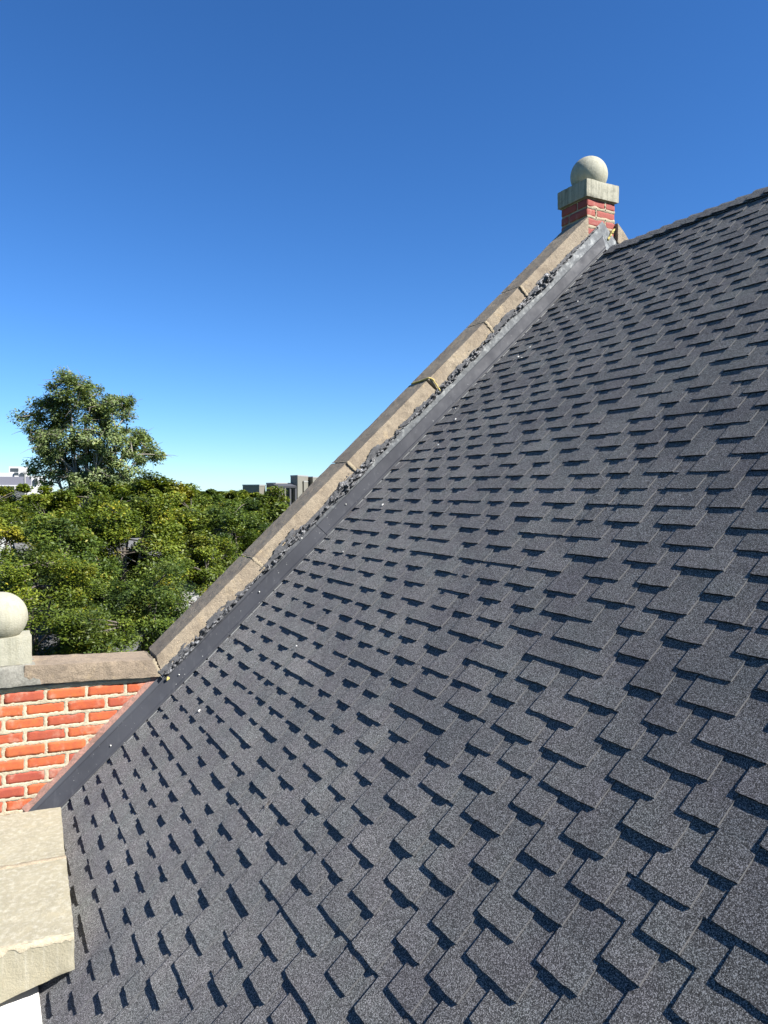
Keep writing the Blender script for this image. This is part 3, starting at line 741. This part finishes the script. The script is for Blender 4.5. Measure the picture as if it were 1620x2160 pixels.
# ragged arris of mortar along the near top edge
V = []; F = []; K = 60
for q in range(K + 1):
    t = q / K; x = CL - .05 + t * (0.306 - CL + .05); yc = 3.32 + 0.047 * (1 - t)
    for (y, z) in ((yc + 0.03 + .022 * fbm((t * 8, 1, 1), 3), -0.002), (yc + 0.008, 0.0012 + .003 * fbm((t * 30, 3, 1), 3)), (yc - 0.0025, -0.003 + .004 * fbm((t * 30, 7, 1), 3)), (yc - .001, -0.024 - .016 * fbm((t * 11, 5, 1), 3))):
        V.append((x, y, Z(-1.85 + z)))
for q in range(K):
    for s_ in range(3): a = q * 4 + s_; F.append((a, a + 4, a + 5, a + 1))
under(mesh_obj('mortar_edge', V, F, M['mortar'], None, True), ep)
under(slab_box('white_ledge', (CL - .04, -1.2, Z(-2.9)), (0.176, 4.7, Z(-2.115)), M['white'], None, 0.006), ep)
side = slab_box('side_wall', (CL, -1.3, 0), (0.16, D, Z(-2.6)), m.m); under(side, ep)

# ------------------------------------------------------------------ bits lying about
def scrap(name, loc, size, mat, label, cat, group=None, seed=0, flat=0.4, n=Vector((-SA, 0, CA))):
    bm = bmesh.new(); bmesh.ops.create_icosphere(bm, subdivisions=2, radius=1)
    for v in bm.verts:
        v.co *= 1 + 0.55 * nz(v.co * 1.7 + Vector((seed * 3.1, 0, 0)))
        v.co = Vector((v.co.x * size, v.co.y * size * 0.7, v.co.z * size * flat))
    q = n.to_track_quat('Z', 'Y').to_matrix() @ Matrix.Rotation(seed * 1.3, 3, 'Z')
    for v in bm.verts: v.co = q @ v.co
    me = bpy.data.meshes.new(name); bm.to_mesh(me); bm.free(); me.materials.append(mat)
    o = bpy.data.objects.new(name, me); o.location = loc; link(o); return tag(o, label, cat, group)
def on_roof(x, y, up=0.009): return Vector((x, y, Z(H0 + TAN * x))) + Vector((-SA, 0, CA)) * up
for i, (x, y) in enumerate([(3.19, 4.83), (3.62, 4.62), (3.60, 4.55), (3.70, 4.58), (3.08, 4.66), (2.86, 4.55), (2.40, 4.52), (2.07, 4.45), (4.35, 3.75), (4.12, 4.52), (3.95, 4.45), (1.10, 4.35), (1.55, 3.95)]):
    scrap('stone_chip', on_roof(x, y, 0.011), 0.006 + 0.004 * random.random(), M['chip'], 'tiny pale chip lying on the dark shingles', 'chip', 'pale chips on the shingles', i)
for i, (x, e) in enumerate([(0.72, 0.06), (1.15, 0.065), (1.30, 0.14), (1.70, 0.07), (2.05, 0.12), (2.35, 0.068)]):
    scrap('paint_fleck', (x - e * SA, D - 0.036 - (0.105 - min(e, .105)) * 0.42 - .003, Z(flow(x) + e * CA)), 0.005, M['chip'], 'tiny white fleck stuck on the grey metal flashing', 'fleck', 'white flecks on the flashing', i + 30, 0.6, Vector((0, -1, 0.2)))
# yellow foam bead in the fourth coping joint, foam at the peak and a yellow scrap low down
def foam(name, path, hw, label, cat, seed):
    V = []; F = []; K = len(path) * 7; R = 7; pts = []
    for q in range(K + 1):
        t = q / K * (len(path) - 1); i = min(int(t), len(path) - 2); p = Vector(path[i]).lerp(Vector(path[i + 1]), t - i)
        pts.append(p + noise.noise_vector(Vector((q * .5, seed, 1))) * hw * .6)
    for q, p in enumerate(pts):
        d = (pts[min(q + 1, K)] - pts[max(q - 1, 0)]).normalized(); qm = d.to_track_quat('Z', 'Y').to_matrix()
        rr = hw * (0.7 + 0.8 * abs(nz((q * .7, seed, 4)))) * (0.3 if q in (0, K) else 1)
        for s_ in range(R):
            an = s_ / R * 2 * math.pi; V.append(p + qm @ Vector((math.cos(an), math.sin(an), 0)) * rr * (1 + .5 * nz((q, s_ * 2.3, seed))))
    for q in range(K):
        for s_ in range(R): F.append((q * R + s_, q * R + (s_ + 1) % R, (q + 1) * R + (s_ + 1) % R, (q + 1) * R + s_))
    return tag(mesh_obj(name, V, F, M['foam'], None, True), label, cat)
xj = 3.045
foam('foam_bead', [(xj - .045, YB - .02, Z(crease(xj - .045) + .004)), (xj - .04, YF + .10, Z(crease(xj - .04) + .006)), (xj - .03, YF + .01, Z(crease(xj - .03) + .008)), (xj + .0, YF - .008, Z(crease(xj + .0) - .035)), (xj + .05, YF - .012, Z(cop_bot(xj + .05) + .01)), (xj + .055, YF - .02, Z(cop_bot(xj + .055) - .012))], 0.0062,
     'ragged yellow foam bead squeezed from a joint midway up the coping', 'foam', 1)
foam('foam_bead', [(APEX + .06, D - .02, Z(2.16)), (APEX + .10, D - .03, Z(2.22)), (APEX + .13, D - .035, Z(2.27))], 0.013, 'yellow foam lump beside the brick pedestal at the peak', 'foam', 5)
scrap('foam_scrap', (1.035, D - 0.052, Z(cop_bot(1.035) - 0.058)), 0.013, M['foam'], 'yellow scrap stuck on the flashing at the foot of the rake', 'scrap', None, 3, 0.3, Vector((0, -1, 0.1)))
# weed tuft / twig on the shingles
tw = empty('twig', on_roof(1.055, 3.02, .01)); tag(tw, 'dark twiggy scrap caught under a shingle tab in the lower roof', 'twig')
V = []; F = []
for i in range(9):
    r = random.Random(i); an = r.uniform(0, 6.28); L = r.uniform(.015, .04); d = RM @ Vector((math.cos(an), math.sin(an), r.uniform(.05, .4))); s_ = d.cross(Vector((0, 0, 1))).normalized() * .0012
    b = len(V); V += [s_, -s_, Vector((0, 0, .0015)), d * L]; F += [(b, b + 1, b + 3), (b + 1, b + 2, b + 3), (b + 2, b, b + 3)]
mesh_obj('stems', V, F, M['bark'], tw)

# ------------------------------------------------------------------ background buildings
def col_mat(name, c): return m_plain(name, c, 0.8, 0.05, 0.3)
MB = dict(taupe=col_mat('taupe cladding', (0.15, 0.142, 0.118)), dark=col_mat('dark cladding', (0.06, 0.06, 0.065)), glass=Mat('window glass', 0.08, 0.6).color((0.03, 0.035, 0.04)).m,
          white=col_mat('white render', (0.42, 0.42, 0.41)), slate=col_mat('slate band', (0.13, 0.13, 0.16)), trim=col_mat('grey trim', (0.22, 0.22, 0.21)), roofg=col_mat('grey roofing', (0.09, 0.09, 0.09)), sid=col_mat('pale siding', (0.20, 0.195, 0.18)))
def place(px_dir, dist): return Vector((px_dir[0] * dist, px_dir[1] * dist, 0))
def ray_dir(px):                                       # bearing of a column of the view, on the ground
    a = math.atan((px - 810) / 1590.0) + math.radians(28); return (math.sin(a), math.cos(a))
# right: stepped taupe block, about 150 m off
bd = empty('apartment_block', place(ray_dir(590), 150))
tag(bd, 'stepped taupe apartment block with flat roofs beyond the trees', 'building')
E_ = [(512, 547, 560, 1025), (562, 582, 615, 1021), (613, 628, 650, 1005), (628, 641, 658, 1017), (640, 660, 676, 1008)]
for bi, (pa, pb, pc, py) in enumerate(E_):
    dist = 150 + bi * 3
    pts = [Vector((*[c * d for c in ray_dir(p)], 0)) for p, d in ((pa, dist + 4), (pb, dist), (pc, dist + 7))]
    back = pts[0] + pts[2] - pts[1]; sc_ = dist / 1590.0; zt = ZC + (1030 - py) * sc_
    base = [pts[0], pts[1], pts[2], back]
    V = [(p.x, p.y, 0) for p in base] + [(p.x, p.y, zt) for p in base]
    w = under(mesh_obj('wall', V, [(0, 1, 5, 4), (1, 2, 6, 5), (2, 3, 7, 6), (3, 0, 4, 7), (4, 5, 6, 7)], MB['taupe']), bd)
    cen = sum(base, Vector()) / 4
    V = [(cen.x + (p.x - cen.x) * 1.03, cen.y + (p.y - cen.y) * 1.03, zt + .01) for p in base] + [(cen.x + (p.x - cen.x) * 1.03, cen.y + (p.y - cen.y) * 1.03, zt + .28) for p in base]
    under(mesh_obj('parapet_cap', V, [(0, 1, 5, 4), (1, 2, 6, 5), (2, 3, 7, 6), (3, 0, 4, 7), (4, 5, 6, 7), (3, 2, 1, 0)], MB['trim']), bd)
    if bi < 2:
        nw = 7 if bi == 0 else 5; e = pts[1] - pts[0]; nrm = Vector((e.y, -e.x, 0)).normalized()
        if nrm.dot(pts[1]) > 0: nrm = -nrm
        for q in range(nw):
            t0 = (q + .45 + (1.2 if bi == 0 else 0)) / (nw + (1.4 if bi == 0 else .2)); t1 = t0 + .30 / nw
            if t1 > .97: continue
            a, b = pts[0] + e * t0 + nrm * .05, pts[0] + e * t1 + nrm * .05
            zz0, zz1 = zt - 3.6, zt - 1.15
            under(mesh_obj('window', [(a.x, a.y, zz0), (b.x, b.y, zz0), (b.x, b.y, zz1), (a.x, a.y, zz1)], [(0, 1, 2, 3)], MB['glass'] if q % 3 else MB['trim']), bd)
# canopy / roof deck in front of the tower
c0, c1 = [Vector((*[c * 146 for c in ray_dir(p)], 0)) for p in (586, 626)]
zc_ = ZC + (1030 - 1029) * 146 / 1590
V = [(c0.x, c0.y, zc_), (c1.x, c1.y, zc_), (c1.x + 1, c1.y + 6, zc_ + .5), (c0.x + 1, c0.y + 6, zc_ + .5)]; V += [(x, y, z + .35) for x, y, z in V]
under(mesh_obj('canopy', V, [(3, 2, 1, 0), (4, 5, 6, 7), (0, 1, 5, 4), (1, 2, 6, 5), (2, 3, 7, 6), (3, 0, 4, 7)], MB['dark']), bd)
for t in (0.03, 0.35, 0.68, 0.97):
    p = c0.lerp(c1, t); under(slab_box('post', (p.x - .15, p.y + .1, zc_ - 8), (p.x + .15, p.y + .4, zc_ + .02), MB['dark']), bd)
tag(bd, 'stepped taupe apartment block with flat roofs beyond the trees', 'building')

# left: white flats with a slate band, behind the tall tree
wb_ = empty('white_block', place(ray_dir(60), 120)); tag(wb_, 'white flat-roofed apartment building behind the tall tree at left', 'building')
def wv(p0, p1, y0, y1, dist, deep, nm, mat):
    a, b = [Vector((*[c * dist for c in ray_dir(p)], 0)) for p in (p0, p1)]; dirv = (a + b).normalized() * deep; s_ = dist / 1590
    z1, z0 = ZC + (1030 - y0) * s_, ZC + (1030 - y1) * s_
    base = [a, b, b + dirv, a + dirv]; V = [(p.x, p.y, z0) for p in base] + [(p.x, p.y, z1) for p in base]
    return under(mesh_obj(nm, V, [(0, 1, 5, 4), (1, 2, 6, 5), (2, 3, 7, 6), (3, 0, 4, 7), (4, 5, 6, 7), (3, 2, 1, 0)], mat), wb_)
wv(-60, 31, 1001, 1190, 122, 14, 'wall', MB['white']); wv(20, 60, 989, 1190, 126, 10, 'wall', MB['white']); wv(58, 98, 1006, 1190, 124, 12, 'wall', MB['white'])
wv(-60, 67, 1008, 1024, 119, 2.5, 'slate_band', MB['slate']); wv(23, 40, 992, 998, 125.9, .2, 'window', MB['glass']); wv(31, 40, 1000, 1006, 121.7, .2, 'window', MB['glass']); wv(44, 54, 1000, 1006, 125.7, .2, 'window', MB['glass'])
wv(-60, 66, 1024, 1026, 118.8, 2.8, 'trim', MB['white']); wv(72, 80, 1012, 1022, 123.7, .2, 'window', MB['glass']); wv(104, 112, 1012, 1045, 123.5, 3, 'wall', MB['white'])
# street pole
pl = empty('street_pole', place(ray_dir(53), 62)); tag(pl, 'pale slender street pole rising above the trees at far left', 'pole')
bm = bmesh.new(); bmesh.ops.create_cone(bm, segments=10, radius1=.13, radius2=.07, depth=12.1, cap_ends=True, matrix=Matrix.Translation((0, 0, 6.05)))
me = bpy.data.meshes.new('shaft'); bm.to_mesh(me); bm.free(); me.materials.append(MB['trim']); link(bpy.data.objects.new('shaft', me), pl)
slab_box('cap', (-.12, -.12, 12.1), (.12, .12, 12.25), MB['trim'], pl)

# houses glimpsed below and between the crowns
def house(name, label, loc, rz, wx, wy, hw, hr, wallm, roofm):
    h = empty(name, loc); h.rotation_euler.z = rz; tag(h, label, 'house')
    mesh_obj('wall', [(-wx, -wy, 0), (wx, -wy, 0), (wx, wy, 0), (-wx, wy, 0), (-wx, -wy, hw), (wx, -wy, hw), (wx, wy, hw), (-wx, wy, hw), (-wx, 0, hw + hr), (wx, 0, hw + hr)],
             [(0, 1, 5, 4), (1, 2, 6, 9, 5), (2, 3, 7, 6), (3, 0, 4, 8, 7)], wallm, h)
    o = .45; dz = o * hr / wy
    mesh_obj('roof', [(-wx - o, -wy - o, hw - dz + .05), (wx + o, -wy - o, hw - dz + .05), (wx + o, 0, hw + hr + .05), (-wx - o, 0, hw + hr + .05), (wx + o, wy + o, hw - dz + .05), (-wx - o, wy + o, hw - dz + .05),
                      (-wx - o, -wy - o, hw - dz + .22), (wx + o, -wy - o, hw - dz + .22), (wx + o, 0, hw + hr + .22), (-wx - o, 0, hw + hr + .22), (wx + o, wy + o, hw - dz + .22), (-wx - o, wy + o, hw - dz + .22)],
             [(6, 7, 8, 9), (9, 8, 10, 11), (3, 2, 1, 0), (5, 4, 2, 3), (0, 1, 7, 6), (5, 11, 10, 4), (1, 2, 8, 7), (2, 4, 10, 8), (0, 6, 9, 3), (3, 9, 11, 5)], roofm, h)
    nb = int((hw - .3) / .28)
    for i in range(nb): slab_box('siding_board', (-wx - .02, -wy - .03, .3 + i * .28), (wx + .02, -wy - .001, .3 + i * .28 + .24), wallm, h)
    for xx in (-wx * .55, wx * .1, wx * .6):
        w = slab_box('window', (xx - .5, -wy - .06, 1.2), (xx + .5, -wy - .035, 2.7), MB['glass'], h)
        slab_box('sill', (xx - .6, -wy - .14, 1.08), (xx + .6, -wy - .04, 1.19), MB['white'], w)
    return h
p = place(ray_dir(455), 36); house('siding_house', 'pale siding house glimpsed through the trees beside the coping', (p.x, p.y, 0), math.radians(-20), 4.5, 3.5, 5.0, 1.7, MB['sid'], MB['trim'])
p = place(ray_dir(-10), 27); house('white_garage', 'white garage with dark roof behind the left stone ball', (p.x, p.y, 0), math.radians(-30), 4.4, 3.0, 5.2, 1.2, MB['white'], MB['roofg'])
p = place(ray_dir(255), 44); house('grey_house', 'grey house glimpsed in a gap of the middle canopy', (p.x, p.y, 0), math.radians(10), 5, 4, 5.6, 2.4, MB['sid'], MB['roofg'])

# ------------------------------------------------------------------ trees
def tube(V, F, pts, radii, R=6):
    base = len(V); n = len(pts)
    for q, p in enumerate(pts):
        d = (pts[min(q + 1, n - 1)] - pts[max(q - 1, 0)]).normalized(); qm = d.to_track_quat('Z', 'Y').to_matrix()
        for s_ in range(R):
            an = s_ / R * 2 * math.pi; V.append(p + qm @ Vector((math.cos(an), math.sin(an), 0)) * radii[q])
    for q in range(n - 1):
        for s_ in range(R): F.append((base + q * R + s_, base + q * R + (s_ + 1) % R, base + (q + 1) * R + (s_ + 1) % R, base + (q + 1) * R + s_))
def bez(a, b, c, n): return [a.lerp(b, t / n).lerp(b.lerp(c, t / n), t / n) for t in range(n + 1)]
def tree(name, label, loc, H, rx, rz, seed, leafm, barkm, nclump=130, per=230, leaf=0.11, csize=0.85, group='trees beyond the parapet', sparse=False, bare=0, clumps=None):
    r = random.Random(seed); g_ = np.random.default_rng(seed)
    t = empty(name, loc); tag(t, label, 'tree', group)
    cz = H - rz; top = Vector((r.uniform(-.4, .4), r.uniform(-.4, .4), H * 0.8))
    cl = clumps(r) if clumps else []
    tries = 0
    while not clumps and len(cl) < nclump and tries < nclump * 40:
        tries += 1
        v = Vector((r.gauss(0, 1), r.gauss(0, 1), r.gauss(0, 1))).normalized(); rad = r.uniform(0.45, 1.0) ** 0.4
        if v.z < -0.55: continue
        if nz(v * 2.3 + Vector((seed * 1.7, 3, 0))) < -0.12: continue
        lump = 1 + 0.34 * nz(v * 1.9 + Vector((seed * 3.3, 0, 0))) + 0.14 * nz(v * 4.5 + Vector((0, seed, 0)))
        p = Vector((v.x * rx, v.y * rx, v.z * rz)) * rad * lump + Vector((0, 0, cz))
        cl.append(p)
    V, F = [], []
    trunk = bez(Vector((0, 0, 0)), Vector((r.uniform(-.3, .3), r.uniform(-.3, .3), H * .35)), top, 9)
    tube(V, F, trunk, [H * (0.020 if not sparse else .014) * (1 - 0.75 * q / 9) + .03 for q in range(10)], 9)
    limbs = []
    for i in range(26 if sparse else 11):
        tgt = cl[r.randrange(len(cl))]; f = r.uniform(.25, .8); st_ = trunk[int(f * 9)]
        mid = st_.lerp(tgt, .5) + Vector((r.uniform(-.5, .5), r.uniform(-.5, .5), r.uniform(.1, .7)))
        pts = bez(st_, mid, tgt, 7); tube(V, F, pts, [H * (0.0085 if not sparse else .0048) * (1 - .85 * q / 7) + .012 for q in range(8)], 6); limbs.append(pts)
    for p in cl:
        b = min((q for l_ in limbs for q in l_), key=lambda q: (q - p).length); mid = b.lerp(p, .5) + Vector((0, 0, r.uniform(-.2, .3)))
        tube(V, F, bez(b, mid, p, 4), [.035, .028, .02, .014, .008] if not sparse else [.07, .055, .042, .03, .018], 4)
        if bare:
            for _ in range(bare):
                e = p + Vector((r.gauss(0, 1), r.gauss(0, 1), r.gauss(0, .8))) * csize * .9
                tube(V, F, bez(p, p.lerp(e, .5) + Vector((0, 0, .15)), e, 3), [.035, .026, .018, .008], 3)
    mesh_obj('trunk', V, F, barkm, t, True)
    C = np.array([tuple(p) for p in cl]); nC = len(C); n = nC * per
    ci = np.repeat(np.arange(nC), per)
    cs = csize * g_.uniform(.6, 1.25, nC)
    dv = g_.normal(size=(n, 3)); dv /= np.linalg.norm(dv, axis=1, keepdims=True)
    rr = g_.uniform(0, 1, n) ** (1 / 2.2)
    P = C[ci] + dv * (rr * cs[ci])[:, None] * np.array([1.0, 1.0, 0.85 if sparse else 0.62])
    # leaves gather in small sprays
    sp = g_.integers(0, n, n // 7); idx = g_.integers(0, len(sp), n); near = ci[sp[idx]] == ci
    P = np.where((g_.uniform(size=n) < .55)[:, None] & near[:, None], P * .35 + P[sp[idx]] * .65, P)
    out = P - np.array([0, 0, cz - rz * .3]); out /= np.linalg.norm(out, axis=1, keepdims=True)
    N = out * .5 + np.array([0, 0, .8]) + g_.normal(size=(n, 3)) * .5; N /= np.linalg.norm(N, axis=1, keepdims=True)
    T = np.cross(N, g_.normal(size=(n, 3))); T /= np.linalg.norm(T, axis=1, keepdims=True); B = np.cross(N, T)
    L = leaf * g_.uniform(.6, 1.35, n); Wd = L * g_.uniform(.38, .6, n)
    drop = N * (L * .18)[:, None]
    q0 = P - T * L[:, None] - drop; q1 = P + B * Wd[:, None]; q2 = P + T * L[:, None] - drop; q3 = P - B * Wd[:, None]
    VV = np.stack([q0, q1, q2, q3], 1).reshape(-1, 3); FF = np.arange(n * 4).reshape(n, 4)
    ctone = g_.uniform(.22, .78, nC); tone = np.clip(ctone[ci] + g_.normal(0, .16, n), 0, 1)
    np_obj('crown', VV, FF, leafm, t, False, tone)
    return t
TREES = [  # px column, distance, height (m), crown radius, half-height, leaf material, label
    (50, 25, 9.2, 2.4, 3.3, 'leaf1', 'leafy tree with yellow patches just behind the left stone ball'),
    (175, 23, 7.5, 1.8, 2.6, 'leaf1', 'bushy green tree rising directly behind the level coping'),
    (325, 26, 8.6, 2.0, 3.2, 'leaf2', 'dark green tree close to the foot of the raking coping'),
    (115, 33, 9.9, 2.5, 3.1, 'leaf2', 'green tree under the tall tree, left of centre in the canopy'),
    (260, 35, 10.5, 2.6, 3.3, 'leaf1', 'bright green tree crown right below the tall tree'),
    (390, 37, 9.9, 2.5, 3.2, 'leaf1', 'yellow-green tree in the middle of the canopy line'),
    (0, 38, 10.5, 3.2, 3.3, 'leaf1', 'yellowing tree at the left edge below the white block'),
    (490, 40, 10.2, 3.0, 3.6, 'leaf2', 'green tree left of the apartment block, against the coping'),
    (325, 52, 11.9, 3.3, 3.6, 'leaf1', 'light green tree whose top meets the sky beside the tall tree'),
    (575, 50, 10.5, 2.9, 3.2, 'leaf1', 'rounded tree in front of the taupe apartment block'),
    (450, 58, 10.3, 3.4, 3.4, 'leaf2', 'far green tree in the dip of the skyline'),
    (75, 56, 11.2, 3.4, 3.6, 'leaf1', 'far tree in front of the white block'),
    (205, 58, 11.5, 3.6, 3.6, 'leaf2', 'far dark tree at the base of the tall tree'),
    (520, 64, 10.2, 3.6, 3.2, 'leaf2', 'far tree tucked behind the coping under the apartment block'),
    (290, 95, 11.4, 5.0, 4.0, 'leaf2', 'distant tree just right of the tall tree on the skyline'),
    (375, 100, 11.0, 5.0, 4.0, 'leaf1', 'distant low tree at the lowest dip of the skyline'),
    (440, 105, 10.9, 5.0, 4.0, 'leaf2', 'distant tree midway between tall tree and apartment block'),
    (500, 98, 10.6, 4.5, 4.0, 'leaf1', 'distant tree at the left corner of the apartment block'),
    (140, 98, 11.2, 5.0, 4.0, 'leaf2', 'distant tree behind the trunk of the tall tree'),
    (235, 102, 11.3, 5.0, 4.0, 'leaf1', 'distant tree seen under the right limbs of the tall tree'),
]
for i, (px, d, H, rx, rz, lm, lab) in enumerate(TREES):
    near = d < 30; p = place(ray_dir(px), d)
    tree('leafy_tree', lab, (p.x, p.y, 0), H, rx, rz, 30 + i, M[lm], M['bark'], nclump=112 if near else 120, per=620 if near else (420 if d < 45 else 300), leaf=0.046 if near else (0.072 if d < 45 else (0.115 if d < 80 else .2)), csize=0.56 if near else 0.68)
# the tall tree: lobes laid out as its crown spreads
LOB = [(-1.5, 9.1, 1.9), (-3.2, 7.0, 2.0), (.2, 7.9, 2.4), (2.0, 7.4, 1.7), (-4.9, 6.3, 1.1), (-2.4, 4.6, 2.7), (1.0, 4.6, 2.8), (4.3, 4.1, 1.9), (5.6, 3.4, 1.1), (-3.2, 2.1, 1.9), (.1, 1.8, 2.8), (3.0, 1.7, 1.8), (-4.2, 3.9, 1.2), (2.6, 8.4, .9), (-.6, .2, 2.2), (2.2, .2, 1.6)]
LOB = [(u * .92 + .15, h * .845, q * .92) for u, h, q in LOB]
p = place(ray_dir(185), 66); ax = Vector((math.cos(math.radians(-7)), math.sin(math.radians(-7)), 0)); ay = Vector((-ax.y, ax.x, 0))
def lobe_pts(r, n):
    out = []
    wts = [l[2] ** 2 for l in LOB]
    for _ in range(n):
        u, h, rr = r.choices(LOB, wts)[0]; v = Vector((r.gauss(0, 1), r.gauss(0, 1), r.gauss(0, 1))).normalized() * rr * r.uniform(.25, .95) ** .6
        dep = nz((u * 1.3, h, 3)) * 2.5
        out.append(ax * (u + v.x) + ay * (dep + v.y) + Vector((0, 0, ZC + h + v.z * .85)))
    return out
tree('tall_tree', 'tall grey-green tree with bare branches towering above the canopy', (p.x, p.y, 0), 21.4, 5.6, 6.2, 7, M['leaf3'], M['bark2'], per=150, leaf=0.125, csize=0.70, group=None, sparse=True, bare=3, clumps=lambda r: lobe_pts(r, 350))
